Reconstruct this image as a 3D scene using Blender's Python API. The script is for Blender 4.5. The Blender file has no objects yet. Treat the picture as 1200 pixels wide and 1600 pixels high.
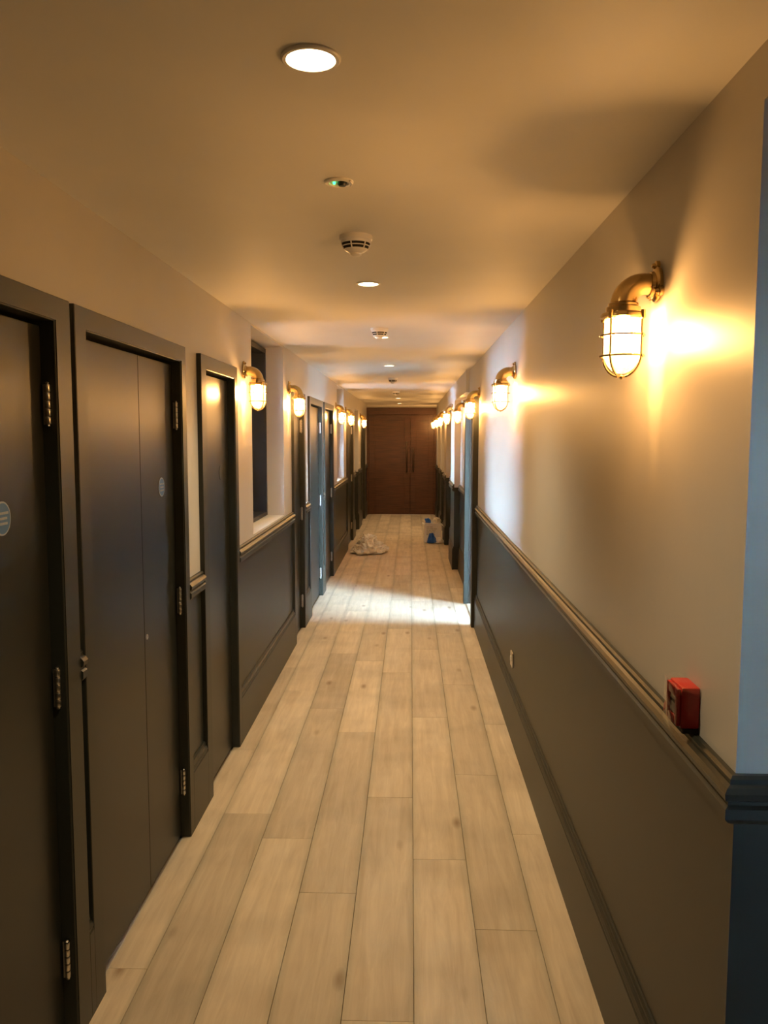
import bpy, bmesh, math, random
from mathutils import Matrix, Vector, Euler

random.seed(7)
PI = math.pi
scene = bpy.context.scene
COL = scene.collection

# ------------------------------------------------------------------ camera
cam_data = bpy.data.cameras.new('camera')
cam = bpy.data.objects.new('camera', cam_data)
COL.objects.link(cam)
cam_data.sensor_fit = 'VERTICAL'
cam_data.sensor_height = 24.0
cam_data.lens = 24.0 * 1285.0 / 1600.0
cam_data.clip_start = 0.02
cam.matrix_world = (Matrix.Translation((0, 0, 1.70)) @ Matrix.Rotation(0.0320, 4, 'Z')
                    @ Matrix.Rotation(PI / 2 - 0.0925, 4, 'X') @ Matrix.Rotation(math.radians(0.1), 4, 'Z'))
scene.camera = cam

# ------------------------------------------------------------------ daylight and exposure
SKY = 56.0
world = bpy.data.worlds.new('world')
scene.world = world
world.use_nodes = True
bg = world.node_tree.nodes['Background']
bg.inputs['Color'].default_value = (0.52, 0.77, 1.0, 1)
bg.inputs['Strength'].default_value = SKY
scene.view_settings.view_transform = 'Standard'
scene.view_settings.look = 'None'
scene.view_settings.exposure = 1.13
scene.view_settings.gamma = 1.0
scene.view_settings.use_curve_mapping = False
scene.cycles.max_bounces = 12
scene.cycles.diffuse_bounces = 8
scene.cycles.glossy_bounces = 4
scene.cycles.transparent_max_bounces = 16
scene.cycles.caustics_reflective = False
scene.cycles.caustics_refractive = False
scene.cycles.sample_clamp_indirect = 6.0
scene.cycles.use_light_tree = True

BULB = 370.0                       # radiance of the filament bulbs
DOWN = 9.0                         # radiance of the ceiling downlights
WARM = (1.0, 0.50, 0.155)
DOWNCOL = (1.0, 0.80, 0.48)
SPOT = 17.0                        # watts of a downlight's beam

# ------------------------------------------------------------------ plan of the corridor (metres)
XL, XR, H = -0.945, 0.592, 2.36
XRF = 0.555                        # face of the piers along the far right
XREC = 0.630                       # back of the shallow recesses there
YEND = 17.80
YN = -2.5                          # wall behind the camera
DADO = 1.05

# ------------------------------------------------------------------ materials
def mat(name):
    m = bpy.data.materials.new(name)
    m.use_nodes = True
    nt = m.node_tree
    return m, nt, nt.nodes['Principled BSDF']

def N(nt, kind, **kw):
    n = nt.nodes.new(kind)
    for k, v in kw.items():
        setattr(n, k, v)
    return n

def paint(name, col, rough=0.5, spec=0.4, bump=0.05, scale=60.0, var=0.06):
    m, nt, p = mat(name)
    tc = N(nt, 'ShaderNodeTexCoord')
    no = N(nt, 'ShaderNodeTexNoise')
    no.inputs['Scale'].default_value = scale
    no.inputs['Detail'].default_value = 4
    nt.links.new(tc.outputs['Object'], no.inputs['Vector'])
    n2 = N(nt, 'ShaderNodeTexNoise')
    n2.inputs['Scale'].default_value = 2.2
    nt.links.new(tc.outputs['Object'], n2.inputs['Vector'])
    mx = N(nt, 'ShaderNodeMixRGB')
    mx.inputs['Color1'].default_value = tuple(c * (1 - var) for c in col) + (1,)
    mx.inputs['Color2'].default_value = tuple(min(1, c * (1 + var)) for c in col) + (1,)
    nt.links.new(n2.outputs['Fac'], mx.inputs['Fac'])
    nt.links.new(mx.outputs['Color'], p.inputs['Base Color'])
    b = N(nt, 'ShaderNodeBump')
    b.inputs['Strength'].default_value = bump
    b.inputs['Distance'].default_value = 0.002
    nt.links.new(no.outputs['Fac'], b.inputs['Height'])
    nt.links.new(b.outputs['Normal'], p.inputs['Normal'])
    p.inputs['Roughness'].default_value = rough
    p.inputs['Specular IOR Level'].default_value = spec
    return m

def metal(name, col, rough):
    m, nt, p = mat(name)
    p.inputs['Metallic'].default_value = 1.0
    p.inputs['Roughness'].default_value = rough
    tc = N(nt, 'ShaderNodeTexCoord')
    no = N(nt, 'ShaderNodeTexNoise')
    no.inputs['Scale'].default_value = 30
    nt.links.new(tc.outputs['Object'], no.inputs['Vector'])
    mx = N(nt, 'ShaderNodeMixRGB')
    mx.inputs['Color1'].default_value = tuple(c * .82 for c in col) + (1,)
    mx.inputs['Color2'].default_value = col + (1,)
    nt.links.new(no.outputs['Fac'], mx.inputs['Fac'])
    nt.links.new(mx.outputs['Color'], p.inputs['Base Color'])
    return m

def emit(name, col, strength):
    m, nt, p = mat(name)
    p.inputs['Base Color'].default_value = (*col, 1)
    p.inputs['Emission Color'].default_value = (*col, 1)
    p.inputs['Emission Strength'].default_value = strength
    return m

def thin_glass(name, haze=0.0, tint=(1, 1, 1), gloss_rough=0.02):
    m, nt, p = mat(name)
    out = nt.nodes['Material Output']
    nt.nodes.remove(p)
    tr = N(nt, 'ShaderNodeBsdfTransparent')
    tr.inputs['Color'].default_value = (*tint, 1)
    gl = N(nt, 'ShaderNodeBsdfGlossy')
    gl.inputs['Roughness'].default_value = gloss_rough
    lw = N(nt, 'ShaderNodeLayerWeight')
    lw.inputs['Blend'].default_value = 0.25
    mix = N(nt, 'ShaderNodeMixShader')
    nt.links.new(lw.outputs['Fresnel'], mix.inputs['Fac'])
    nt.links.new(tr.outputs[0], mix.inputs[1])
    nt.links.new(gl.outputs[0], mix.inputs[2])
    last = mix
    if haze:
        tl = N(nt, 'ShaderNodeBsdfTranslucent')
        tl.inputs['Color'].default_value = (*tint, 1)
        m2 = N(nt, 'ShaderNodeMixShader')
        no = N(nt, 'ShaderNodeTexNoise')
        no.inputs['Scale'].default_value = 25
        ma = N(nt, 'ShaderNodeMath', operation='MULTIPLY')
        ma.inputs[1].default_value = haze * 2
        nt.links.new(no.outputs['Fac'], ma.inputs[0])
        nt.links.new(ma.outputs[0], m2.inputs['Fac'])
        nt.links.new(mix.outputs[0], m2.inputs[1])
        nt.links.new(tl.outputs[0], m2.inputs[2])
        last = m2
    nt.links.new(last.outputs[0], out.inputs['Surface'])
    return m

def milky(name):
    m, nt, p = mat(name)
    p.inputs['Base Color'].default_value = (0.92, 0.92, 0.90, 1)
    p.inputs['Roughness'].default_value = 0.12
    p.inputs['Specular IOR Level'].default_value = 0.9
    tr = N(nt, 'ShaderNodeBsdfTranslucent')
    tr.inputs['Color'].default_value = (0.96, 0.96, 0.95, 1)
    mx = N(nt, 'ShaderNodeMixShader')
    no = N(nt, 'ShaderNodeTexNoise')
    no.inputs['Scale'].default_value = 9
    mr = N(nt, 'ShaderNodeMapRange')
    mr.inputs['To Min'].default_value = 0.55
    mr.inputs['To Max'].default_value = 1.0
    nt.links.new(no.outputs['Fac'], mr.inputs['Value'])
    nt.links.new(mr.outputs[0], mx.inputs['Fac'])
    nt.links.new(tr.outputs[0], mx.inputs[1])
    nt.links.new(p.outputs[0], mx.inputs[2])
    nt.links.new(mx.outputs[0], nt.nodes['Material Output'].inputs['Surface'])
    return m

def oak():
    m, nt, p = mat('limed_oak')
    L = nt.links
    tc = N(nt, 'ShaderNodeTexCoord')
    oi = N(nt, 'ShaderNodeObjectInfo')
    off = N(nt, 'ShaderNodeVectorMath', operation='SCALE')
    cmb = N(nt, 'ShaderNodeCombineXYZ')
    L.new(oi.outputs['Random'], cmb.inputs['X'])
    L.new(oi.outputs['Random'], cmb.inputs['Y'])
    L.new(oi.outputs['Random'], cmb.inputs['Z'])
    L.new(cmb.outputs[0], off.inputs[0])
    off.inputs['Scale'].default_value = 37.0
    add = N(nt, 'ShaderNodeVectorMath', operation='ADD')
    L.new(tc.outputs['Object'], add.inputs[0])
    L.new(off.outputs[0], add.inputs[1])
    mp = N(nt, 'ShaderNodeMapping')
    mp.inputs['Scale'].default_value = (14.0, 1.1, 1.0)
    L.new(add.outputs[0], mp.inputs['Vector'])
    g = N(nt, 'ShaderNodeTexNoise')
    g.inputs['Scale'].default_value = 2.0
    g.inputs['Detail'].default_value = 8
    g.inputs['Roughness'].default_value = 0.65
    g.inputs['Distortion'].default_value = 0.6
    L.new(mp.outputs[0], g.inputs['Vector'])
    r = N(nt, 'ShaderNodeValToRGB')
    r.color_ramp.elements[0].position = 0.28
    r.color_ramp.elements[0].color = (0.52, 0.42, 0.30, 1)
    r.color_ramp.elements[1].position = 0.72
    r.color_ramp.elements[1].color = (0.70, 0.60, 0.45, 1)
    L.new(g.outputs['Fac'], r.inputs['Fac'])
    # each board has its own tone
    hs = N(nt, 'ShaderNodeHueSaturation')
    mr = N(nt, 'ShaderNodeMapRange')
    mr.inputs['To Min'].default_value = 0.82
    mr.inputs['To Max'].default_value = 1.12
    L.new(oi.outputs['Random'], mr.inputs['Value'])
    L.new(mr.outputs[0], hs.inputs['Value'])
    L.new(r.outputs['Color'], hs.inputs['Color'])
    # smoky patches
    n2 = N(nt, 'ShaderNodeTexNoise')
    n2.inputs['Scale'].default_value = 3.0
    L.new(add.outputs[0], n2.inputs['Vector'])
    r2 = N(nt, 'ShaderNodeValToRGB')
    r2.color_ramp.elements[0].position = 0.30
    r2.color_ramp.elements[0].color = (0.80, 0.80, 0.80, 1)
    r2.color_ramp.elements[1].position = 0.58
    r2.color_ramp.elements[1].color = (1, 1, 1, 1)
    L.new(n2.outputs['Fac'], r2.inputs['Fac'])
    mul = N(nt, 'ShaderNodeMixRGB', blend_type='MULTIPLY')
    mul.inputs['Fac'].default_value = 1.0
    L.new(hs.outputs['Color'], mul.inputs['Color1'])
    L.new(r2.outputs['Color'], mul.inputs['Color2'])
    # knots
    mp2 = N(nt, 'ShaderNodeMapping')
    mp2.inputs['Scale'].default_value = (5.2, 1.9, 1.0)
    L.new(add.outputs[0], mp2.inputs['Vector'])
    vo = N(nt, 'ShaderNodeTexVoronoi')
    vo.inputs['Scale'].default_value = 1.0
    vo.inputs['Randomness'].default_value = 1.0
    L.new(mp2.outputs[0], vo.inputs['Vector'])
    r3 = N(nt, 'ShaderNodeValToRGB')
    r3.color_ramp.elements[0].position = 0.02
    r3.color_ramp.elements[0].color = (0.40, 0.30, 0.22, 1)
    r3.color_ramp.elements[1].position = 0.13
    r3.color_ramp.elements[1].color = (1, 1, 1, 1)
    L.new(vo.outputs['Distance'], r3.inputs['Fac'])
    mul2 = N(nt, 'ShaderNodeMixRGB', blend_type='MULTIPLY')
    mul2.inputs['Fac'].default_value = 0.8
    L.new(mul.outputs['Color'], mul2.inputs['Color1'])
    L.new(r3.outputs['Color'], mul2.inputs['Color2'])
    # smoked long edges of every board
    sep = N(nt, 'ShaderNodeSeparateXYZ')
    L.new(tc.outputs['Generated'], sep.inputs[0])
    a = N(nt, 'ShaderNodeMath', operation='SUBTRACT'); a.inputs[1].default_value = 0.5
    L.new(sep.outputs['X'], a.inputs[0])
    b = N(nt, 'ShaderNodeMath', operation='ABSOLUTE'); L.new(a.outputs[0], b.inputs[0])
    r4 = N(nt, 'ShaderNodeValToRGB')
    r4.color_ramp.elements[0].position = 0.36
    r4.color_ramp.elements[0].color = (1, 1, 1, 1)
    r4.color_ramp.elements[1].position = 0.50
    r4.color_ramp.elements[1].color = (0.80, 0.82, 0.82, 1)
    L.new(b.outputs[0], r4.inputs['Fac'])
    mul3 = N(nt, 'ShaderNodeMixRGB', blend_type='MULTIPLY')
    mul3.inputs['Fac'].default_value = 1.0
    L.new(mul2.outputs['Color'], mul3.inputs['Color1'])
    L.new(r4.outputs['Color'], mul3.inputs['Color2'])
    L.new(mul3.outputs['Color'], p.inputs['Base Color'])
    bp = N(nt, 'ShaderNodeBump')
    bp.inputs['Strength'].default_value = 0.12
    bp.inputs['Distance'].default_value = 0.003
    L.new(g.outputs['Fac'], bp.inputs['Height'])
    L.new(bp.outputs['Normal'], p.inputs['Normal'])
    p.inputs['Roughness'].default_value = 0.52
    p.inputs['Specular IOR Level'].default_value = 0.35
    return m

def dark_wood():
    m, nt, p = mat('mahogany_veneer')
    L = nt.links
    tc = N(nt, 'ShaderNodeTexCoord')
    mp = N(nt, 'ShaderNodeMapping')
    mp.inputs['Scale'].default_value = (1.2, 1.0, 22.0)
    L.new(tc.outputs['Object'], mp.inputs['Vector'])
    g = N(nt, 'ShaderNodeTexNoise')
    g.inputs['Scale'].default_value = 2.5
    g.inputs['Detail'].default_value = 8
    L.new(mp.outputs[0], g.inputs['Vector'])
    r = N(nt, 'ShaderNodeValToRGB')
    r.color_ramp.elements[0].position = 0.3
    r.color_ramp.elements[0].color = (0.042, 0.014, 0.007, 1)
    r.color_ramp.elements[1].position = 0.7
    r.color_ramp.elements[1].color = (0.095, 0.033, 0.015, 1)
    L.new(g.outputs['Fac'], r.inputs['Fac'])
    L.new(r.outputs['Color'], p.inputs['Base Color'])
    p.inputs['Roughness'].default_value = 0.45
    return m

M = dict(
    wall=paint('stone_wall_paint', (0.56, 0.53, 0.485), 0.42, 0.45, 0.06),
    ceil=paint('ceiling_paint', (0.80, 0.785, 0.75), 0.6, 0.3, 0.05),
    dark=paint('charcoal_eggshell_paint', (0.027, 0.0295, 0.023), 0.42, 0.5, 0.04, 90),
    darkdoor=paint('charcoal_satin_door_paint', (0.0185, 0.020, 0.0165), 0.34, 0.38, 0.03, 120),
    backwall=paint('grey_room_paint', (0.34, 0.34, 0.34), 0.6),
    jamb=paint('grey_primer_paint', (0.10, 0.105, 0.105), 0.35),
    black=paint('black_window_paint', (0.014, 0.014, 0.015), 0.5),
    white=paint('white_plastic', (0.80, 0.78, 0.74), 0.35, 0.5, 0.0),
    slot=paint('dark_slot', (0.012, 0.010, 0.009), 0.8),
    oak=oak(),
    subfloor=paint('raw_floorboard', (0.30, 0.23, 0.15), 0.7),
    mahog=dark_wood(),
    brass=metal('aged_brass', (0.70, 0.50, 0.22), 0.17),
    steel=metal('satin_nickel', (0.75, 0.72, 0.68), 0.28),
    bronze=metal('dark_bronze', (0.12, 0.085, 0.06), 0.4),
    dome=thin_glass('lamp_glass', haze=0.13, tint=(1.0, 0.97, 0.9)),
    pane=thin_glass('window_glass', tint=(0.96, 0.98, 1.0)),
    film=thin_glass('clear_film', haze=0.05, gloss_rough=0.15),
    sheet=milky('milky_film'),
    bulb=emit('glowing_bulb', WARM, BULB),
    down=emit('downlight_lens', DOWNCOL, DOWN),
    led=emit('green_led', (0.05, 1.0, 0.25), 2.0),
    red=paint('red_plastic', (0.52, 0.018, 0.014), 0.3, 0.5, 0.0),
    label=paint('white_label', (0.88, 0.85, 0.78), 0.5, 0.3, 0.0),
    blue=paint('blue_disc', (0.055, 0.155, 0.33), 0.4, 0.5, 0.0),
    blueink=paint('blue_print', (0.012, 0.11, 0.58), 0.4, 0.4, 0.0),
    slate=paint('slate_disc', (0.030, 0.036, 0.042), 0.4, 0.5, 0.0),
    discrim=paint('disc_rim', (0.35, 0.38, 0.42), 0.5, 0.4, 0.0),
    card=paint('white_carton', (0.82, 0.82, 0.80), 0.7, 0.2, 0.02),
    ink=paint('grey_print', (0.30, 0.27, 0.22), 0.7, 0.2, 0.0),
    ground=paint('pale_paving', (0.72, 0.71, 0.69), 0.8),
)

# ------------------------------------------------------------------ mesh helpers
def link(name, bm, mats, parent=None, smooth=False, kind=None):
    me = bpy.data.meshes.new(name)
    bmesh.ops.recalc_face_normals(bm, faces=bm.faces[:])
    bm.to_mesh(me)
    bm.free()
    for mm in (mats if isinstance(mats, (list, tuple)) else [mats]):
        me.materials.append(M[mm])
    if smooth:
        me.polygons.foreach_set('use_smooth', [True] * len(me.polygons))
        me.set_sharp_from_angle(angle=math.radians(38))
    o = bpy.data.objects.new(name, me)
    COL.objects.link(o)
    if parent is not None:
        o.parent = parent
    if kind:
        o['kind'] = kind
    return o

def empty(name, loc=(0, 0, 0), label=None, cat=None, group=None, kind=None, rot=0.0):
    o = bpy.data.objects.new(name, None)
    COL.objects.link(o)
    o.location = loc
    o.rotation_euler = (0, 0, rot)
    o.empty_display_size = 0.1
    tag(o, label, cat, group, kind)
    return o

def tag(o, label=None, cat=None, group=None, kind=None):
    if label: o['label'] = label
    if cat: o['category'] = cat
    if group: o['group'] = group
    if kind: o['kind'] = kind
    return o

def box(bm, x0, x1, y0, y1, z0, z1, mi=0, bev=0.0):
    vs = [bm.verts.new((x, y, z)) for z in (z0, z1) for y in (y0, y1) for x in (x0, x1)]
    F = [(0, 2, 3, 1), (4, 5, 7, 6), (0, 1, 5, 4), (2, 6, 7, 3), (0, 4, 6, 2), (1, 3, 7, 5)]
    fs = [bm.faces.new([vs[i] for i in f]) for f in F]
    for f in fs: f.material_index = mi
    if bev:
        es = list({e for f in fs for e in f.edges})
        r = bmesh.ops.bevel(bm, geom=es, offset=bev, segments=2, profile=0.5, affect='EDGES')
        for f in r['faces']: f.material_index = mi
    return fs

def lathe(bm, prof, seg=24, axis='Z', c=(0, 0, 0), mi=0, cap0=False, cap1=False):
    """prof: list of (radius, along). Revolved about an axis through c."""
    rings = []
    for r, h in prof:
        if r < 1e-6:
            p = (0, 0, h)
            rings.append([bm.verts.new(ax(p, axis, c))])
        else:
            rings.append([bm.verts.new(ax((r * math.cos(2 * PI * i / seg), r * math.sin(2 * PI * i / seg), h), axis, c)) for i in range(seg)])
    for a, b in zip(rings, rings[1:]):
        for i in range(seg):
            j = (i + 1) % seg
            if len(a) == 1 and len(b) == 1: continue
            if len(a) == 1: f = bm.faces.new((a[0], b[i], b[j]))
            elif len(b) == 1: f = bm.faces.new((a[i], a[j], b[0]))
            else: f = bm.faces.new((a[i], a[j], b[j], b[i]))
            f.material_index = mi
    if cap0 and len(rings[0]) > 1: bm.faces.new(rings[0]).material_index = mi
    if cap1 and len(rings[-1]) > 1: bm.faces.new(rings[-1]).material_index = mi

def ax(p, axis, c):
    x, y, z = p
    if axis == 'X': x, y, z = z, x, y
    elif axis == 'Y': x, y, z = x, z, y
    return (x + c[0], y + c[1], z + c[2])

def tube(bm, pts, rad, seg=8, closed=False, mi=0, caps=True):
    pts = [Vector(p) for p in pts]
    n = len(pts)
    rads = rad if isinstance(rad, (list, tuple)) else [rad] * n
    rings = []
    prev = None
    for i, p in enumerate(pts):
        a = pts[(i - 1) % n] if (closed or i > 0) else p
        b = pts[(i + 1) % n] if (closed or i < n - 1) else p
        t = (b - a).normalized()
        if prev is None:
            u = t.cross(Vector((0, 0, 1)))
            if u.length < 1e-3: u = t.cross(Vector((1, 0, 0)))
        else:
            u = prev - t * prev.dot(t)
        u.normalize()
        prev = u
        w = t.cross(u)
        rings.append([bm.verts.new(p + (u * math.cos(2 * PI * k / seg) + w * math.sin(2 * PI * k / seg)) * rads[i]) for k in range(seg)])
    m = n if closed else n - 1
    for i in range(m):
        a, b = rings[i], rings[(i + 1) % n]
        for k in range(seg):
            bm.faces.new((a[k], a[(k + 1) % seg], b[(k + 1) % seg], b[k])).material_index = mi
    if caps and not closed:
        bm.faces.new(rings[0][::-1]).material_index = mi
        bm.faces.new(rings[-1]).material_index = mi

def run_y(bm, prof, x, sgn, y0, y1, mi=0, mitre=0):
    """A moulding profile (distance from wall, height) run along Y; sgn = +1 when it stands out towards +X."""
    a = [bm.verts.new((x + sgn * d, y0 - mitre * d, z)) for d, z in prof]
    b = [bm.verts.new((x + sgn * d, y1, z)) for d, z in prof]
    n = len(prof)
    for i in range(n):
        j = (i + 1) % n
        bm.faces.new((a[i], a[j], b[j], b[i])).material_index = mi
    bm.faces.new(a).material_index = mi
    bm.faces.new(b[::-1]).material_index = mi

def run_x(bm, prof, y, sgn, x0, x1, mi=0, mitre=0):
    a = [bm.verts.new((x0 - mitre * d, y + sgn * d, z)) for d, z in prof]
    b = [bm.verts.new((x1, y + sgn * d, z)) for d, z in prof]
    n = len(prof)
    for i in range(n):
        j = (i + 1) % n
        bm.faces.new((a[i], a[j], b[j], b[i])).material_index = mi
    bm.faces.new(a).material_index = mi
    bm.faces.new(b[::-1]).material_index = mi

RAIL = [(0, 1.092), (.010, 1.092), (.015, 1.086), (.015, 1.077), (.023, 1.073), (.029, 1.064), (.027, 1.052),
        (.019, 1.047), (.019, 1.040), (.026, 1.035), (.026, 1.016), (.019, 1.008), (.008, 1.000), (0, 1.000)]
SKIRT = [(0, .30), (.006, .30), (.010, .293), (.010, .283), (.016, .277), (.020, .266), (.018, .258), (.021, .252), (.021, .001), (0, .001)]

# ------------------------------------------------------------------ doors and windows of the left wall (positions along the corridor)
# number, outer edge of near casing, opening start, opening end, outer edge of far casing
LEFT_DOORS = [(1, 1.17, 1.26, 2.145, 2.238), (2, 2.27, 2.35, 3.325, 3.390), (3, 3.64, 3.73, 4.335, 4.402), (4, 6.52, 6.60, 7.15, 7.245),
              (5, 7.56, 7.65, 8.63, 8.73), (6, 8.87, 8.95, 9.85, 9.95), (7, 12.12, 12.20, 13.28, 13.38), (8, 15.62, 15.70, 16.80, 16.90)]
NICHES = [(1, 4.90, 6.12), (2, 10.58, 11.66)]
ZO, ZA = 1.995, 2.060              # top of door opening, top of casing
XO = -1.33                         # outer face of the left wall
ZS = 1.105                         # window sill

# ------------------------------------------------------------------ floor
floor = link('floor', (lambda b: (box(b, -1.40, 3.2, YN - .1, 1.62, -0.16, -0.016), box(b, -1.40, 2.5, 1.62, YEND + .3, -0.16, -0.016), box(b, XO - 2.45, -1.40, 4.2, 12.3, -0.16, -0.016), b)[-1])(bmesh.new()), 'subfloor', kind='structure')
PW = 0.213
X0 = -1.047
JOINTS = {0: [2.46, 4.30, 5.9, 7.4], 1: [2.10, 3.55, 5.354, 6.7], 2: [1.9, 3.328, 4.998, 6.3], 3: [2.918, 4.593, 6.1, 7.3],
          4: [2.25, 3.741, 5.798, 7.15], 5: [1.75, 3.176, 4.858, 6.45], 6: [2.709, 4.014, 5.524, 7.0], 7: [2.05, 3.4, 4.75, 6.2]}
for row in range(8):
    x0 = max(X0 + row * PW, -0.962)
    x1 = min(X0 + (row + 1) * PW, XR + 0.036)
    ys = [YN] + [j for j in (-1.2 + .17 * row, .35 + .11 * ((row * 3) % 5))] + JOINTS[row]
    while ys[-1] < YEND - 0.9:
        ys.append(ys[-1] + random.uniform(1.25, 1.95))
    ys[-1] = YEND
    for a, b in zip(ys, ys[1:]):
        bm = bmesh.new()
        dz = random.uniform(-0.0006, 0.0)
        hx, hy = (x1 - x0) / 2 - 0.0006, (b - a) / 2 - 0.0006
        box(bm, -hx, hx, -hy, hy, -0.016, 0.0, bev=0.0012)
        p = link('plank', bm, 'oak', floor)
        p.location = ((x0 + x1) / 2, (a + b) / 2, dz)

# ------------------------------------------------------------------ ceiling
bm = bmesh.new()
box(bm, XO - .1, 3.2, YN - .2, 1.62, H, H + .2)
box(bm, XO - .1, 2.5, 1.62, YEND + .3, H, H + .2)
box(bm, XO - 2.45, XO - .1, 4.2, 6.8, H, H + .2); box(bm, XO - 1.55, XO - .1, 9.9, 12.3, H, H + .2)
link('ceiling', bm, 'ceil', kind='structure')

# ------------------------------------------------------------------ left wall
def wall_box(bm, x0, x1, y0, y1, z0=0.0, z1=H):
    """Plaster above the dado line, dark paint below."""
    if z0 < DADO: box(bm, x0, x1, y0, y1, z0, min(z1, DADO), 1)
    if z1 > DADO: box(bm, x0, x1, y0, y1, max(z0, DADO), z1, 0)

bm = bmesh.new()
cuts = [(d[2] - .03, d[3] + .03, 'door') for d in LEFT_DOORS] + [(n[1], n[2], 'niche') for n in NICHES] + [(13.92, 14.85, 'alcove')]
cuts.sort()
y = YN
for a, b, kind in cuts:
    wall_box(bm, XO, XL, y, a)
    if kind == 'door':
        wall_box(bm, XO, XL, a, b, ZO + .03)
        wall_box(bm, XO, -1.030, a, b, 0, ZO + .03)
    elif kind == 'niche':
        wall_box(bm, XO, XL, a, b, 0, ZS)
        wall_box(bm, XO, XL, a, b, 2.348)
    else:
        wall_box(bm, XO, XL, a, b, 2.15)
        wall_box(bm, XO, XL - .075, a, b, 0, 2.15)
    y = b
wall_box(bm, XO, XL, y, YEND + .3)
link('wall_left', bm, ['wall', 'dark'], kind='structure')

rails_left = empty('trim_1', (0, 0, 0), kind='structure')
skirt_left = empty('baseboard_left', (0, 0, 0), kind='structure')
spans = []
prev = YN
for d in LEFT_DOORS:
    spans.append((prev, d[1])); prev = d[4]
spans.append((prev, YEND - .05))
for a, b in spans:
    parts = [(a, b, XL)]
    if a < 14 < b: parts = [(a, 13.92, XL), (13.92, 14.85, XL - .075), (14.85, b, XL)]
    for s, e, x in parts:
        bm = bmesh.new(); run_y(bm, RAIL, x, 1, s, e); link('rail_section', bm, 'dark', rails_left)
        bm = bmesh.new(); run_y(bm, SKIRT, x, 1, s, e); link('baseboard_section', bm, 'dark', skirt_left)

# ------------------------------------------------------------------ windows in the left niches
def sash_window(num, y0, y1):
    w = empty('window_%d' % num, (-1.2, (y0 + y1) / 2, ZS), kind='structure')
    cx, cy, cz = w.location
    def L(bm, x0, x1, a, b, z0, z1): box(bm, x0 - cx, x1 - cx, a - cy, b - cy, z0 - cz, z1 - cz, bev=.003)
    fx0, fx1 = -1.29, -1.07
    zt = 2.335
    for nm, args in (('frame_jamb', (y0 + .001, y0 + .035, ZS + .001, zt)), ('frame_jamb', (y1 - .035, y1 - .001, ZS + .001, zt)),
                     ('frame_head', (y0 + .035, y1 - .035, zt - .035, zt)), ('frame_sill', (y0 + .035, y1 - .035, ZS + .001, ZS + .03))):
        b = bmesh.new(); L(b, fx0, fx1, *args); link(nm, b, 'black', w)
    for z0, z1, gx in ((ZS + .03, 1.72, -1.245), (1.68, zt - .035, -1.272)):
        b = bmesh.new()
        a0, a1 = y0 + .035, y1 - .035
        for q in ((a0, a0 + .045, z0, z1), (a1 - .045, a1, z0, z1), (a0 + .045, a1 - .045, z0, z0 + .045), (a0 + .045, a1 - .045, z1 - .045, z1)):
            L(b, gx - .013, gx + .013, *q)
        s = link('sash', b, 'black', w)
        b = bmesh.new(); L(b, gx - .002, gx + .002, a0 + .045, a1 - .045, z0 + .045, z1 - .045)
        link('pane', b, 'pane', s)
    return w
for num, a, b in NICHES:
    sash_window(num, a, b)

# ------------------------------------------------------------------ right wall
DY0, DY1 = 7.31, 8.25              # clear opening of the doorway on the right
bm = bmesh.new()
wall_box(bm, XR, XR + .10, 1.46, DY0 - .03)
wall_box(bm, XR, XR + .10, .35, 1.46, 2.264); wall_box(bm, XR, XR + .10, YN, .35)                       # head over the opening beside the camera
wall_box(bm, XR, XR + .10, DY0 - .03, DY1 + .03, 2.03)
wall_box(bm, XR, XR + .10, DY1 + .03, 8.40)
RECESSES = [(8.40, 10.42), (11.32, 12.82), (13.60, 14.72), (15.50, 16.70)]
y = 8.40
for a, b in RECESSES:
    if a > y: wall_box(bm, XRF, XR + .10, y, a)
    wall_box(bm, XREC, XR + .10, a, b, 0, 2.14)
    wall_box(bm, XRF, XR + .10, a, b, 2.14)
    y = b
wall_box(bm, XRF, XR + .10, y, YEND + .3)
link('wall_right', bm, ['wall', 'dark'], kind='structure')

rails_right = empty('trim_2', kind='structure')
skirt_right = empty('baseboard_right', kind='structure')
def right_mould(x, a, b, mitre=0):
    bm = bmesh.new(); run_y(bm, RAIL, x, -1, a, b, mitre=mitre); link('rail_section', bm, 'dark', rails_right)
    bm = bmesh.new(); run_y(bm, SKIRT, x, -1, a, b, mitre=mitre); link('baseboard_section', bm, 'dark', skirt_right)
right_mould(XR, 1.46, DY0 - .10, 1)
right_mould(XREC, 8.40, 10.42 - .03)
y = 10.42
for a, b in ((10.42, 11.32), (12.82, 13.60), (14.72, 15.50), (16.70, YEND - .05)):
    right_mould(XRF, a - .028, min(b + .028, YEND - .05))
for a, b in RECESSES[1:]:
    right_mould(XREC, a + .03, b - .03)

# side lobby beside the camera (only its return wall shows)
bm = bmesh.new()
wall_box(bm, XR + .10, 3.2, 1.46, 1.62)
wall_box(bm, 3.0, 3.2, YN, 1.46)
link('wall_lobby', bm, ['wall', 'dark'], kind='structure')
bm = bmesh.new(); run_x(bm, RAIL, 1.46, -1, XR, 3.0, mitre=1); link('rail_section', bm, 'dark', rails_right)
bm = bmesh.new(); run_x(bm, SKIRT, 1.46, -1, XR, 3.0, mitre=1); link('baseboard_section', bm, 'dark', skirt_right)
bm = bmesh.new()
wall_box(bm, XO - .1, 1.55, YN - .2, YN); wall_box(bm, 2.05, 3.2, YN - .2, YN)
wall_box(bm, 1.55, 2.05, YN - .2, YN, 0, 1.40); wall_box(bm, 1.55, 2.05, YN - .2, YN, 1.90)
link('wall_near', bm, ['wall', 'dark'], kind='structure')
bm = bmesh.new()
wall_box(bm, XO - .1, XR + .3, YEND, YEND + .3)
link('wall_far', bm, ['wall', 'dark'], kind='structure')
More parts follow.
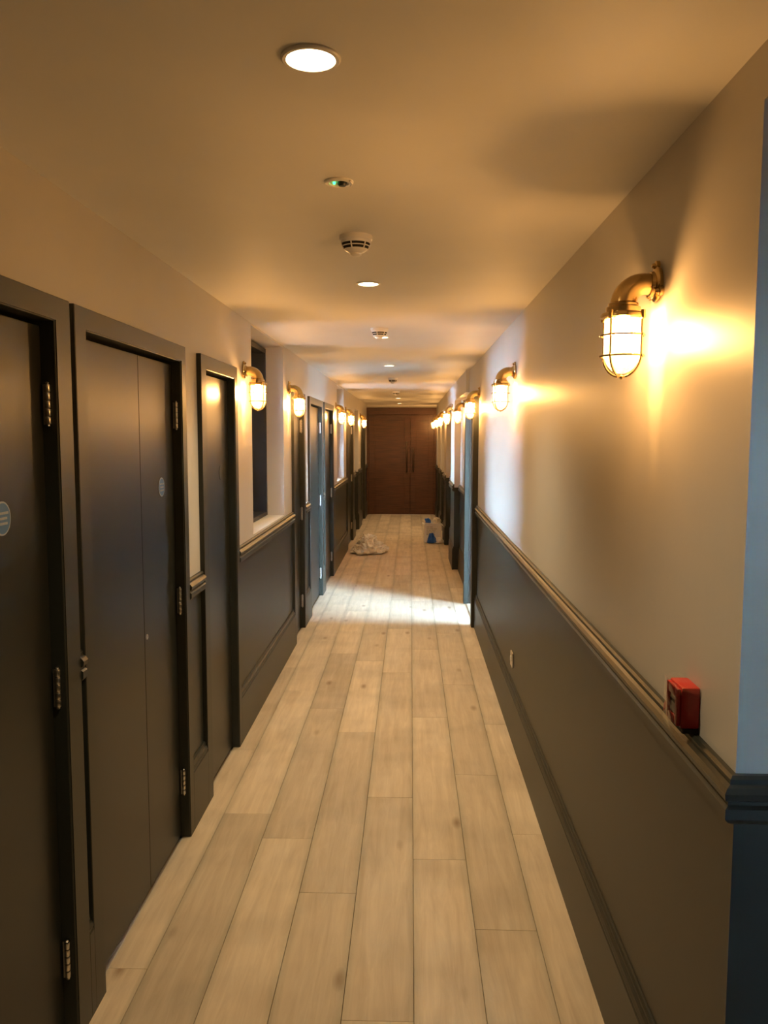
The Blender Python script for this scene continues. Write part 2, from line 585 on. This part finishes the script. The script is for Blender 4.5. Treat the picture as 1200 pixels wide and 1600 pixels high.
# side passage behind the doorway on the right, with a tall glazed opening
bm = bmesh.new()
wall_box(bm, XR + .10, 2.3, 5.15, 5.3)
wall_box(bm, XR + .10, 2.3, 8.75, 8.9)
wall_box(bm, 2.3, 2.5, 5.15, 5.5); wall_box(bm, 2.3, 2.5, 7.38, 8.9)
wall_box(bm, 2.3, 2.5, 5.5, 7.38, 2.3)
link('wall_passage', bm, ['wall', 'wall'], kind='structure')

bm = bmesh.new()
box(bm, XR + .101, 2.299, 5.3, 8.75, -.016, 0)
link('floor_passage', bm, 'ground', kind='structure')

def plain_window(num, x, y0, y1, z0, z1):
    w = empty('window_%d' % num, (x, (y0 + y1) / 2, z0), kind='structure')
    cx, cy, cz = w.location
    b = bmesh.new()
    for q in ((y0, y0 + .05, z0, z1), (y1 - .05, y1, z0, z1), (y0 + .05, y1 - .05, z0, z0 + .05), (y0 + .05, y1 - .05, z1 - .05, z1)):
        box(b, -.03, .03, q[0] - cy, q[1] - cy, q[2] - cz, q[3] - cz)
    link('window_frame', b, 'white', w)
    b = bmesh.new(); box(b, -.003, .003, y0 + .05 - cy, y1 - .05 - cy, .05, z1 - .05 - z0)
    link('pane', b, 'pane', w)
    return w
plain_window(3, 2.4, 5.5, 7.38, 0.0, 2.3)
w4 = plain_window(4, 0, -.25, .25, 1.40, 1.90)
w4.location = (1.80, YN - .1, 1.40); w4.rotation_euler = (0, 0, PI / 2)
# the rooms behind the two niches, each with its own outer window
def back_room(num, y0, y1, depth, wy0, wy1, name):
    xo = XO - depth
    bm = bmesh.new()
    wall_box(bm, xo, XO, y0 - .15, y0); wall_box(bm, xo, XO, y1, y1 + .15)
    wall_box(bm, xo - .15, xo, y0 - .15, wy0); wall_box(bm, xo - .15, xo, wy1, y1 + .15)
    wall_box(bm, xo - .15, xo, wy0, wy1, 0, .8); wall_box(bm, xo - .15, xo, wy0, wy1, 2.3)
    link(name, bm, ['backwall', 'backwall'], kind='structure')
    plain_window(num, xo - .08, wy0, wy1, .8, 2.3)
    return xo
back_room(5, 4.4, 6.6, 2.3, 4.95, 6.1, 'wall_back_room')
back_room(6, 10.1, 12.1, 1.4, 10.55, 11.70, 'wall_back_room')

# ground outdoors
bm = bmesh.new()
box(bm, -30, 30, -30, 40, -.4, -.17)
link('ground', bm, 'ground', kind='structure')

# ------------------------------------------------------------------ doors
HINGE_Z = (1.78, 1.02, 0.245)
def hinge(parent, x, y, z, o, axis_len=.105):
    bm = bmesh.new()
    n = 5
    for i in range(n):
        z0 = z - axis_len / 2 + i * axis_len / n
        lathe(bm, [(.0068, z0 + .0008), (.0076, z0 + .0025), (.0076, z0 + axis_len / n - .0025), (.0068, z0 + axis_len / n - .0008)], 10, 'Z', (x - o[0], y - o[1], -o[2]), cap0=True, cap1=True)
    for s in (-1, 1):
        lathe(bm, [(.004, 0), (.005, .004 * s), (.0, .008 * s)], 10, 'Z', (x - o[0], y - o[1], z + s * axis_len / 2 - o[2]), cap0=True)
    box(bm, x - .012 - o[0], x - .002 - o[0], y - .0012 - o[1], y + .0012 - o[1], z - axis_len / 2 - o[2], z + axis_len / 2 - o[2])
    return link('hinge', bm, 'steel', parent, smooth=True)

def left_door(num, ya, y0, y1, yb, split=None, hinges=True, label=None):
    d = empty('door_%d' % num, (XL, (y0 + y1) / 2, 0), kind='structure')
    if label: d['label'] = label
    o = d.location.copy()
    def B(bm, x0, x1, a, b, z0, z1, bev=.003): box(bm, x0 - o[0], x1 - o[0], a - o[1], b - o[1], z0 - o[2], z1 - o[2], bev=bev)
    bm = bmesh.new()                                   # one casing round the opening
    outer = [(ya, .001), (ya, ZA), (yb, ZA), (yb, .001)]
    inner = [(y0 - .004, .001), (y0 - .004, ZO + .004), (y1 + .004, ZO + .004), (y1 + .004, .001)]
    mid = [(y + (.002, .002, -.002, -.002)[k], z - (0, .002, .002, 0)[k]) for k, (y, z) in enumerate(outer)]
    loops = [[bm.verts.new((x - o[0], y - o[1], z)) for y, z in L] for x, L in
             ((XL, outer), (XL + .019, outer), (XL + .021, mid), (XL + .021, inner), (XL, inner))]
    for A, C in zip(loops, loops[1:] + loops[:1]):
        for k in range(3): bm.faces.new((A[k], A[k + 1], C[k + 1], C[k]))
    for k in (0, 3): bm.faces.new([L[k] for L in loops])
    link('door_casing', bm, 'dark', d)
    bm = bmesh.new()
    B(bm, -1.029, XL + .018, y0 - .029, y0, .001, ZO + .029); B(bm, -1.029, XL + .018, y1, y1 + .029, .001, ZO + .029)
    B(bm, -1.029, XL + .018, y0, y1, ZO, ZO + .029)
    B(bm, -1.029, -1.012, y0, y1, ZO - .03, ZO)
    link('door_lining', bm, 'dark', d)
    edges = [y0 + .003] + ([split] if split else []) + [y1 - .003]
    leaves = []
    for a, b in zip(edges, edges[1:]):
        bm = bmesh.new()
        B(bm, -1.010, -.965, a + (.0012 if a == split else 0), b - (.0012 if b == split else 0), .010, ZO - .012, bev=.002)
        leaves.append(link('door_leaf', bm, 'darkdoor', d))
    if hinges:
        for z in HINGE_Z: hinge(leaves[-1], -.948, y1 - .0085, z, o)
    return d, leaves, o

signs = {}
def disc_sign(leaf, o, y, z, r, face, rim, lines, label):
    bm = bmesh.new()
    x = -.965 - o[0]
    lathe(bm, [(r, 0), (r, .0012), (r * .97, .0018)], 32, 'X', (x, y - o[1], z - o[2]), 1)
    lathe(bm, [(r * .97, .0018), (r * .90, .0018)], 32, 'X', (x, y - o[1], z - o[2]), 1)
    lathe(bm, [(r * .90, .0018), (0, .0018)], 32, 'X', (x, y - o[1], z - o[2]), 0)
    if lines:
        for k, (dz, w) in enumerate(((.0125, .84), (0, .68), (-.0125, .76))):
            t = -w * r * .82
            while t < w * r * .82 - .002:
                wd = random.uniform(.0025, .0055)
                e = min(t + wd, w * r * .82)
                box(bm, x + .0018, x + .0023, y - o[1] + t, y - o[1] + e, z - o[2] + dz - .0030, z - o[2] + dz + .0030, 2)
                t = e + .0011
    s = link('sign_disc', bm, [face, rim, 'discrim'], leaf)
    s['label'] = label
    return s

for num, ya, y0, y1, yb in LEFT_DOORS:
    d, leaves, o = left_door(num, ya, y0, y1, yb, split=2.912 if num == 2 else None, hinges=num not in (3, 8))
    if num == 1:
        disc_sign(leaves[0], o, 1.905, 1.503, .041, 'blue', 'discrim', True, 'round blue sign with white lettering')
    if num == 2:
        disc_sign(leaves[1], o, 3.155, 1.500, .037, 'blue', 'discrim', True, 'small round blue sign')
        bm = bmesh.new()
        lathe(bm, [(.010, 0), (.010, .003), (.008, .004), (.003, .004), (.003, .0005), (0, .0005)], 16, 'X', (-.965 - o[0], 2.935 - o[1], .963 - o[2]))
        link('keyhole', bm, 'steel', leaves[1], smooth=True)
    if num == 3:
        disc_sign(leaves[0], o, 4.155, 1.512, .038, 'slate', 'slate', False, 'dark grey disc sign')

# doorway on the right: frame only, standing proud of the wall
d = empty('door_10', (XR, (DY0 + DY1) / 2, 0), kind='structure')
o = d.location.copy()
def B(bm, x0, x1, a, b, z0, z1, bev=.003, mi=0): box(bm, x0 - o[0], x1 - o[0], a - o[1], b - o[1], z0 - o[2], z1 - o[2], mi, bev=bev)
for a, b in ((DY0 - .10, DY0), (DY1, DY1 + .10)):
    bm = bmesh.new()
    B(bm, XRF - .010, XR, a, b, .001, 2.06)
    B(bm, XRF - .002, XR, a + (.085 if a < DY0 - .01 else .002), b - (.085 if a > DY0 else .002), 2.06, 2.064)
    link('door_casing', bm, 'dark', d)
bm = bmesh.new(); B(bm, XRF - .010, XR, DY0, DY1, 1.995, 2.06); link('door_casing', bm, 'dark', d)
bm = bmesh.new()
B(bm, XR - .018, XR + .10, DY0 - .029, DY0 + .004, .001, 2.029); B(bm, XR + .0, XR + .10, DY1 - .004, DY1 + .029, .001, 2.029)
B(bm, XR - .018, XR + .10, DY0 + .004, DY1 - .004, 1.998, 2.029)
B(bm, XR + .02, XR + .05, DY1 - .018, DY1 - .004, .001, 1.998)
link('door_lining', bm, 'jamb', d)
bm = bmesh.new()
B(bm, XR - .02, XR + .10, DY0 + .004, DY1 - .004, .0005, .006, bev=.002)
link('threshold', bm, 'oak', d)

# double door at the far end
d = empty('door_9', (-.2, YEND, 0), kind='structure')
o = d.location.copy()
xa, xb = XL + .002, XRF - .002
yf = YEND
bm = bmesh.new()
B(bm, xa, xa + .045, yf - .075, yf, .001, 2.30); B(bm, xb - .045, xb, yf - .075, yf, .001, 2.30)
B(bm, xa + .045, xb - .045, yf - .075, yf, 2.15, 2.30)
link('door_frame', bm, 'mahog', d)
xm = -.005
for side, (a, b) in enumerate(((xa + .048, xm - .002), (xm + .002, xb - .048))):
    bm = bmesh.new()
    B(bm, a, b, yf - .050, yf - .005, .008, 2.146, bev=.002)
    leaf = link('door_leaf', bm, 'mahog', d)
    st = .125
    for nm, q in (('stile', (a, a + st, .008, 2.146)), ('stile', (b - st, b, .008, 2.146)),
                  ('door_rail', (a + st, b - st, 2.02, 2.146)), ('door_rail', (a + st, b - st, .008, .20))):
        bm = bmesh.new(); B(bm, q[0], q[1], yf - .058, yf - .050, q[2], q[3], bev=.003); link(nm, bm, 'mahog', leaf)
    hx = b - .075 if side == 0 else a + .06
    ht, hb = (1.60, .90) if side == 0 else (1.45, .90)
    bm = bmesh.new()
    yy = yf - .115
    tube(bm, [(hx - o[0], yf - .058 - o[1], ht - .03), (hx - o[0], yy + .012 - o[1], ht - .03), (hx - o[0], yy - o[1], ht - .045),
              (hx - o[0], yy - o[1], hb + .045), (hx - o[0], yy + .012 - o[1], hb + .03), (hx - o[0], yf - .058 - o[1], hb + .03)], .013, 10)
    for z in (ht - .03, hb + .03):
        lathe(bm, [(.022, 0), (.022, -.006), (.0, -.008)], 16, 'Y', (hx - o[0], yf - .058 - o[1], z))
    link('pull_handle', bm, 'bronze', leaf, smooth=True)
bm = bmesh.new()
B(bm, xa + .045, xb - .045, yf - .09, yf - .055, .0005, .007, bev=.002)
link('threshold', bm, 'steel', d)
bm = bmesh.new()
box(bm, XL, XRF, yf - .03, yf, 2.30, H, bev=.002)
link('trim_3', bm, 'ceil', kind='structure')

# ------------------------------------------------------------------ wall lamps (brass, caged, swan neck)
AX = 0.083
def build_lamp():
    root = empty('wall_lamp')
    # flange on the wall with three ears and screws
    bm = bmesh.new()
    lathe(bm, [(.040, .0005), (.042, .004), (.042, .009), (.038, .013), (.030, .015), (.029, .022)], 24, 'X', cap0=True, cap1=True)
    for k in range(3):
        a = PI / 2 + k * 2 * PI / 3
        cy, cz = .043 * math.cos(a), .043 * math.sin(a)
        lathe(bm, [(.012, .0005), (.012, .009), (.009, .011)], 12, 'X', (0, cy, cz), cap0=True, cap1=True)
    link('mounting_flange', bm, 'brass', root, smooth=True)
    for k in range(3):
        a = PI / 2 + k * 2 * PI / 3
        bm = bmesh.new()
        lathe(bm, [(.0062, .010), (.0062, .015), (.004, .018), (0, .0185)], 8, 'X', (0, .043 * math.cos(a), .043 * math.sin(a)), cap0=True)
        link('screw', bm, 'brass', root, smooth=True)
    # swan neck
    bm = bmesh.new()
    pts, rad = [(.015, 0, 0)], [.025]
    R0 = .048
    for i in range(0, 11):
        t = i / 10 * PI / 2
        pts.append((AX - R0 + R0 * math.sin(t), 0, -R0 + R0 * math.cos(t)))
        rad.append(.0255 + .006 * i / 10)
    tube(bm, pts, rad, 18)
    link('swan_neck', bm, 'brass', root, smooth=True)
    # collar
    bm = bmesh.new()
    lathe(bm, [(.030, -.042), (.036, -.046), (.036, -.052), (.041, -.055), (.041, -.066), (.051, -.069), (.0535, -.073), (.0535, -.079), (.048, -.082), (.040, -.082), (.040, -.060)], 28, 'Z', (AX, 0, 0))
    link('collar', bm, 'brass', root, smooth=True)
    for k in range(4):
        a = PI / 4 + k * PI / 2
        bm = bmesh.new()
        c = (AX + .0535 * math.cos(a), .0535 * math.sin(a), 0)
        lathe(bm, [(0, -.064), (.005, -.0645), (.0058, -.068), (.0058, -.083), (.004, -.085), (0, -.085)], 8, 'Z', c)
        link('clamp_screw', bm, 'brass', root, smooth=True)
    # guard: four bars meeting at the bottom, two rings
    zc, rz, rc = -.168, .052, .0515
    for k in range(4):
        a = PI / 4 + k * PI / 2
        pts = [(AX + rc * math.cos(a), rc * math.sin(a), -.078), (AX + rc * math.cos(a), rc * math.sin(a), zc)]
        for i in range(1, 8):
            t = i / 8 * PI / 2
            pts.append((AX + rc * math.cos(t) * math.cos(a), rc * math.cos(t) * math.sin(a), zc - rz * math.sin(t)))
        bm = bmesh.new(); tube(bm, pts, .0027, 6); link('guard_bar', bm, 'brass', root, smooth=True)
    for z in (-.121, -.170):
        bm = bmesh.new()
        tube(bm, [(AX + rc * math.cos(2 * PI * i / 24), rc * math.sin(2 * PI * i / 24), z) for i in range(24)], .0025, 6, closed=True)
        for k in range(4):
            a = PI / 4 + k * PI / 2
            bmesh.ops.create_icosphere(bm, subdivisions=1, radius=.0046, matrix=Matrix.Translation((AX + (rc + .001) * math.cos(a), (rc + .001) * math.sin(a), z)))
        link('guard_ring', bm, 'brass', root, smooth=True)
    bm = bmesh.new()
    bmesh.ops.create_icosphere(bm, subdivisions=1, radius=.006, matrix=Matrix.Translation((AX, 0, zc - rz)))
    link('guard_boss', bm, 'brass', root, smooth=True)
    # glass well
    bm = bmesh.new()
    prof = [(.0405, -.072), (.0425, -.085), (.0430, -.160)]
    for i in range(1, 8):
        t = i / 7 * PI / 2
        prof.append((.0430 * math.cos(t), -.160 - .052 * math.sin(t)))
    prof[-1] = (0, prof[-1][1])
    lathe(bm, prof, 24, 'Z', (AX, 0, 0))
    link('glass_well', bm, 'dome', root, smooth=True)
    # lamp holder and bulb
    bm = bmesh.new()
    lathe(bm, [(.014, -.060), (.014, -.088), (.011, -.095)], 14, 'Z', (AX, 0, 0), cap0=True, cap1=True)
    link('lamp_holder', bm, 'brass', root, smooth=True)
    bm = bmesh.new()
    lathe(bm, [(0, -.096), (.010, -.098), (.017, -.112), (.020, -.126), (.018, -.140), (.010, -.150), (0, -.152)], 10, 'Z', (AX, 0, 0))
    link('bulb', bm, 'bulb', root, smooth=True)
    return root

def copy_thing(root):
    r = root.copy(); COL.objects.link(r)
    for ch in list(root.children):
        c = ch.copy(); COL.objects.link(c); c.parent = r
        for g in list(ch.children):
            k = g.copy(); COL.objects.link(k); k.parent = c
    return r

LAMPS = [
    (XR, 2.03, 'R', 'brass caged wall lamp nearest the camera, on the right wall above the red call point'),
    (XR, 4.72, 'R', 'brass caged wall lamp on the right wall, opposite the first window niche'),
    (XR, 7.13, 'R', 'brass caged wall lamp on the right wall just before the daylit doorway'),
    (XREC, 9.70, 'R', 'brass caged wall lamp in the first recess just past the daylit doorway'),
    (XRF, 10.87, 'R', 'brass caged wall lamp on the first pier of the right wall'),
    (XRF, 13.21, 'R', 'brass caged wall lamp on the second pier of the right wall'),
    (XRF, 15.11, 'R', 'brass caged wall lamp on the third pier of the right wall'),
    (XRF, 17.15, 'R', 'farthest brass caged wall lamp on the right wall, close to the dark double door'),
    (XL, 4.66, 'L', 'nearest brass caged wall lamp on the left wall, before the first window niche'),
    (XL, 6.38, 'L', 'brass caged wall lamp on the left wall just after the first window niche'),
    (XL, 10.36, 'L', 'brass caged wall lamp on the left wall just before the second window niche'),
    (XL, 11.95, 'L', 'brass caged wall lamp on the left wall just after the second window niche'),
    (XL, 15.33, 'L', 'farthest brass caged wall lamp on the left wall, beside the last door'),
]
proto = build_lamp()
for i, (x, y, s, lab) in enumerate(LAMPS):
    l = proto if i == 0 else copy_thing(proto)
    l.location = (x, y, 2.062)
    l.rotation_euler = (0, 0, PI if s == 'R' else 0)
    tag(l, lab, 'wall lamp', 'brass caged wall lamps along the corridor')

# ------------------------------------------------------------------ ceiling fittings
def build_downlight():
    root = empty('downlight')
    bm = bmesh.new()
    lathe(bm, [(.053, 0), (.053, -.003), (.050, -.0055), (.044, -.0055), (.0425, -.003), (.0425, 0)], 32, 'Z')
    link('bezel', bm, 'white', root, smooth=True)
    bm = bmesh.new()
    lathe(bm, [(.0425, -.0025), (.03, -.0032), (0, -.0036)], 24, 'Z')
    link('lens', bm, 'down', root, smooth=True)
    return root
DL = [(-.178, 1.505, 'large glowing recessed downlight nearest the camera at the top of the ceiling'),
      (-.187, 3.65, 'round glowing downlight just beyond the nearest smoke detector'),
      (-.198, 5.60, 'third round downlight along the ceiling, level with the first window niche'),
      (-.205, 7.85, 'fourth round downlight, in the daylit band of ceiling by the doorway'),
      (-.222, 14.6, 'small far downlight, second from the dark double door'),
      (-.235, 16.9, 'farthest small downlight, nearest the dark double door')]
proto = build_downlight()
for i, (x, y, lab) in enumerate(DL):
    l = proto if i == 0 else copy_thing(proto)
    l.location = (x, y, H)
    tag(l, lab, 'downlight', 'recessed downlights along the ceiling')
    ld = bpy.data.lights.new('beam', 'SPOT')
    ld.energy = SPOT * (1, 1, .9, .7, .3, .1)[i]
    ld.color = DOWNCOL
    ld.spot_size = math.radians(125); ld.spot_blend = 1.0; ld.shadow_soft_size = .035
    lo = bpy.data.objects.new('beam', ld); COL.objects.link(lo)
    lo.parent = l; lo.location = (0, 0, -.045)

def build_detector():
    root = empty('smoke_detector')
    bm = bmesh.new()
    lathe(bm, [(.055, 0), (.055, -.013), (.052, -.016), (.050, -.016)], 36, 'Z', cap1=True)
    link('base_ring', bm, 'white', root, smooth=True)
    bm = bmesh.new()
    lathe(bm, [(.050, -.016), (.0495, -.022), (.0480, -.025)], 36, 'Z')
    lathe(bm, [(.0455, -.0325), (.0440, -.0355)], 36, 'Z')
    lathe(bm, [(.0400, -.043), (.034, -.049), (.022, -.055), (.0185, -.057), (.018, -.062), (.012, -.066), (0, -.067)], 36, 'Z')
    for k in range(6):                                    # ribs across the two rows of slots
        a = k * 2 * PI / 6 + .25
        pts = [(r * math.cos(a), r * math.sin(a), z) for r, z in ((.0480, -.024), (.0448, -.034), (.0395, -.0435))]
        tube(bm, pts, .0024, 6)
    link('body', bm, 'white', root, smooth=True)
    bm = bmesh.new()
    lathe(bm, [(.0475, -.025), (.0445, -.0325), (.0430, -.0355), (.0390, -.043)], 36, 'Z')
    link('vent_slots', bm, 'slot', root, smooth=True)
    return root
SD = [(-.185, 2.80, 'white smoke detector with dark vent slots, nearest the camera'),
      (-.196, 5.16, 'white smoke detector right beside the third downlight'),
      (-.208, 9.55, 'white smoke detector beyond the daylit band of ceiling'),
      (-.222, 12.4, 'farthest white smoke detector before the last downlights')]
proto = build_detector()
for i, (x, y, lab) in enumerate(SD):
    l = proto if i == 0 else copy_thing(proto)
    l.location = (x, y, H)
    tag(l, lab, 'smoke detector', 'smoke detectors on the ceiling')

# small emergency light with a green lamp
em = empty('emergency_light', (-.190, 2.21, H), 'small round ceiling emergency light with a green indicator, nearest the camera', 'emergency light')
bm = bmesh.new()
lathe(bm, [(.038, 0), (.038, -.003), (.034, -.006), (.026, -.006), (.024, -.002)], 32, 'Z')
link('bezel', bm, 'white', em, smooth=True)
bm = bmesh.new(); lathe(bm, [(.024, -.002), (0, -.002)], 24, 'Z'); link('recess', bm, 'ceil', em)
bm = bmesh.new()
lathe(bm, [(.0125, -.002), (.0125, -.007), (.009, -.012), (0, -.014)], 20, 'Z', (.009, 0, 0)); link('lens', bm, 'slate', em, smooth=True)
bm = bmesh.new()
lathe(bm, [(.0036, -.002), (.0036, -.007), (0, -.009)], 12, 'Z', (-.012, -.002, 0)); link('indicator', bm, 'led', em, smooth=True)
bm = bmesh.new(); tube(bm, [(.030, -.022, -.005), (.034, 0, -.006), (.030, .022, -.005)], .0025, 6); link('clip', bm, 'white', em, smooth=True)

# ------------------------------------------------------------------ fire call point on the right wall
fc = empty('fire_call_point', (XR, 1.690, 1.092), 'red fire alarm call point wrapped in clear film, just above the dado rail', 'call point')
bm = bmesh.new(); box(bm, -.034, 0, -.038, .038, .001, .012, bev=.002); link('shade_spacer', bm, 'slot', fc)  # added dark spacer, paints in the shade on wall and rail below the housing
bm = bmesh.new(); box(bm, -.038, 0, -.039, .039, .012, .098, bev=.004); link('housing', bm, 'red', fc, smooth=True)
bm = bmesh.new()
for q in ((-.035, -.021, .016, .094), (.021, .035, .016, .094), (-.021, .021, .016, .034), (-.021, .021, .074, .094)):
    box(bm, -.046, -.038, q[0], q[1], q[2], q[3], bev=.002)
link('front_cover', bm, 'red', fc, smooth=True)
bm = bmesh.new(); box(bm, -.041, -.0385, -.0205, .0205, .0345, .0735); link('break_panel', bm, 'label', fc)
bm = bmesh.new(); box(bm, -.0418, -.0411, -.0205, .0205, .056, .062); link('panel_bar', bm, 'slot', fc)
# crinkled film round the box
bm = bmesh.new()
rnd = random.Random(3)
ring = []
outline = [(-.001, -.043), (-.030, -.042), (-.047, -.037), (-.049, -.012), (-.050, .016), (-.048, .040), (-.03, .046), (-.001, .048)]
for z in (.003, .022, .045, .07, .090, .104):
    ring.append([bm.verts.new((x + rnd.uniform(-.002, .001) * (x < -.002), yy + rnd.uniform(-.002, .002), z + rnd.uniform(-.003, .003))) for x, yy in outline])
for a, b in zip(ring, ring[1:]):
    for i in range(len(a) - 1): bm.faces.new((a[i], a[i + 1], b[i + 1], b[i]))
link('film_wrap', bm, 'film', fc)

# spare plate on the dado of the right wall
sk = empty('socket_plate', (XR, 4.645, .425), 'small blank electrical plate low on the dark right wall', 'socket')
bm = bmesh.new(); box(bm, -.009, 0, -.043, .043, -.043, .043, bev=.003); link('face_plate', bm, 'steel', sk, smooth=True)
bm = bmesh.new(); box(bm, -.014, -.009, -.014, .014, -.012, .018, bev=.002); link('rocker', bm, 'white', sk, smooth=True)
for s in (-1, 1):
    bm = bmesh.new(); lathe(bm, [(.004, -.009), (.0035, -.0105), (0, -.011)], 10, 'X', (0, s * .030, 0)); link('screw', bm, 'steel', sk, smooth=True)

# ------------------------------------------------------------------ things left on the floor
from mathutils import noise
def crumple(name, mtl, size, seed, parent=None, sub=4, lobes=((0, 0, 0, 1),)):
    """A crumpled bag of film: squashed balls folded by sharp creases, flat underneath."""
    bm = bmesh.new()
    for k, (lx, ly, lz, ls) in enumerate(lobes):
        r = bmesh.ops.create_icosphere(bm, subdivisions=sub, radius=1.0)
        vs = r['verts']
        sd = seed + 3.1 * k
        for v in vs:
            p = v.co.copy()
            q = p * 1.3 + Vector((sd, sd * .6, -sd))
            lump = .45 * noise.noise(q) + .30 * (1 - 2 * abs(noise.noise(q * 2.1))) + .18 * (1 - 2 * abs(noise.noise(q * 4.7))) + .08 * noise.noise(q * 11)
            rr = max(.25, .74 + lump)
            z = p.z * rr
            flat = .12 if lz == 0 else .8
            z = z * .95 if z > 0 else z * flat
            # thin skirts of film spread out where it meets the floor
            out = 1 + (.35 * max(0, noise.noise(q * 2.6)) if lz == 0 and p.z < .15 else 0)
            v.co = Vector(((p.x * rr * out * ls + lx) * size[0], (p.y * rr * out * ls + ly) * size[1], (z * ls + .12 + lz) * size[2]))
    zmin = min(v.co.z for v in bm.verts)
    for v in bm.verts: v.co.z -= zmin - .001
    return link(name, bm, mtl, parent)
pl = crumple('plastic_sheet', 'sheet', (.21, .30, .17), 7.7, lobes=((0, 0, 0, 1), (-.12, .15, .75, .62), (.72, .1, 0, .55), (-.6, -.3, 0, .5)))
pl.location = (-.60, 11.95, 0)
tag(pl, 'crumpled clear plastic sheet lying on the left of the oak floor', 'plastic sheet')

bx = empty('carton', (.366, 13.20, 0), 'white printed cardboard box standing by the right wall', 'box')
bm = bmesh.new()
w, dd, hh = .138, .14, .285
box(bm, -w, w, -dd, -dd + .006, .002, hh); box(bm, -w, w, dd - .006, dd, .002, hh)
box(bm, -w, -w + .006, -dd + .006, dd - .006, .002, hh); box(bm, w - .006, w, -dd + .006, dd - .006, .002, hh)
box(bm, -w + .006, w - .006, -dd + .006, dd - .006, .002, .010)
link('carton_body', bm, 'card', bx)
bm = bmesh.new()
rnd = random.Random(5)
for z, n_, wd in ((.252, 2, .5), (.222, 4, .8), (.196, 4, .72), (.172, 3, .75), (.150, 4, .6), (.128, 3, .85)):
    t = -.105
    for k in range(n_):
        e = t + rnd.uniform(.025, .055)
        e = min(e, -.105 + .21 * wd)
        if e - t > .006: box(bm, t, e, -dd - .0012, -dd, z - .0035, z + .0035)
        t = e + .008
link('printed_lines', bm, 'ink', bx)
for sx in (-1, 1):
    bm = bmesh.new()
    x0 = sx * w
    vs = [bm.verts.new(c) for c in ((x0, -dd, hh), (x0, dd, hh), (x0 + sx * .035, dd, hh + .012 - .05 * (sx > 0)), (x0 + sx * .035, -dd, hh + .012 - .05 * (sx > 0)))]
    bm.faces.new(vs)
    r = bmesh.ops.extrude_face_region(bm, geom=bm.faces[:])
    bmesh.ops.translate(bm, verts=[v for v in r['geom'] if isinstance(v, bmesh.types.BMVert)], vec=(0, 0, .004))
    link('flap', bm, 'card', bx)
bl = crumple('blue_wrapper', 'blueink', (.045, .05, .08), 1.7, sub=3)
bl.location = (.285, 13.16, .305)
tag(bl, 'blue wrapper lying on top of the white box, at its left', 'wrapper')
# paper poking out of the box and a bag against its front
pp = crumple('paper_scrap', 'card', (.075, .07, .10), 6.1, sub=3)
pp.location = (.415, 13.18, .292)
tag(pp, 'crumpled pale paper lying on top of the white box, at its right', 'paper')
bgb = empty('plastic_bag', (.392, 12.98, 0), 'blue and white plastic bag slumped against the front of the white box', 'bag')
a = crumple('blue_half', 'blueink', (.075, .05, .125), 2.9, bgb, 3); a.location = (-.045, .0, 0); a['label'] = 'blue printed side'
a = crumple('white_half', 'sheet', (.085, .05, .09), 8.3, bgb, 3); a.location = (.055, -.005, 0); a['label'] = 'clear white side'
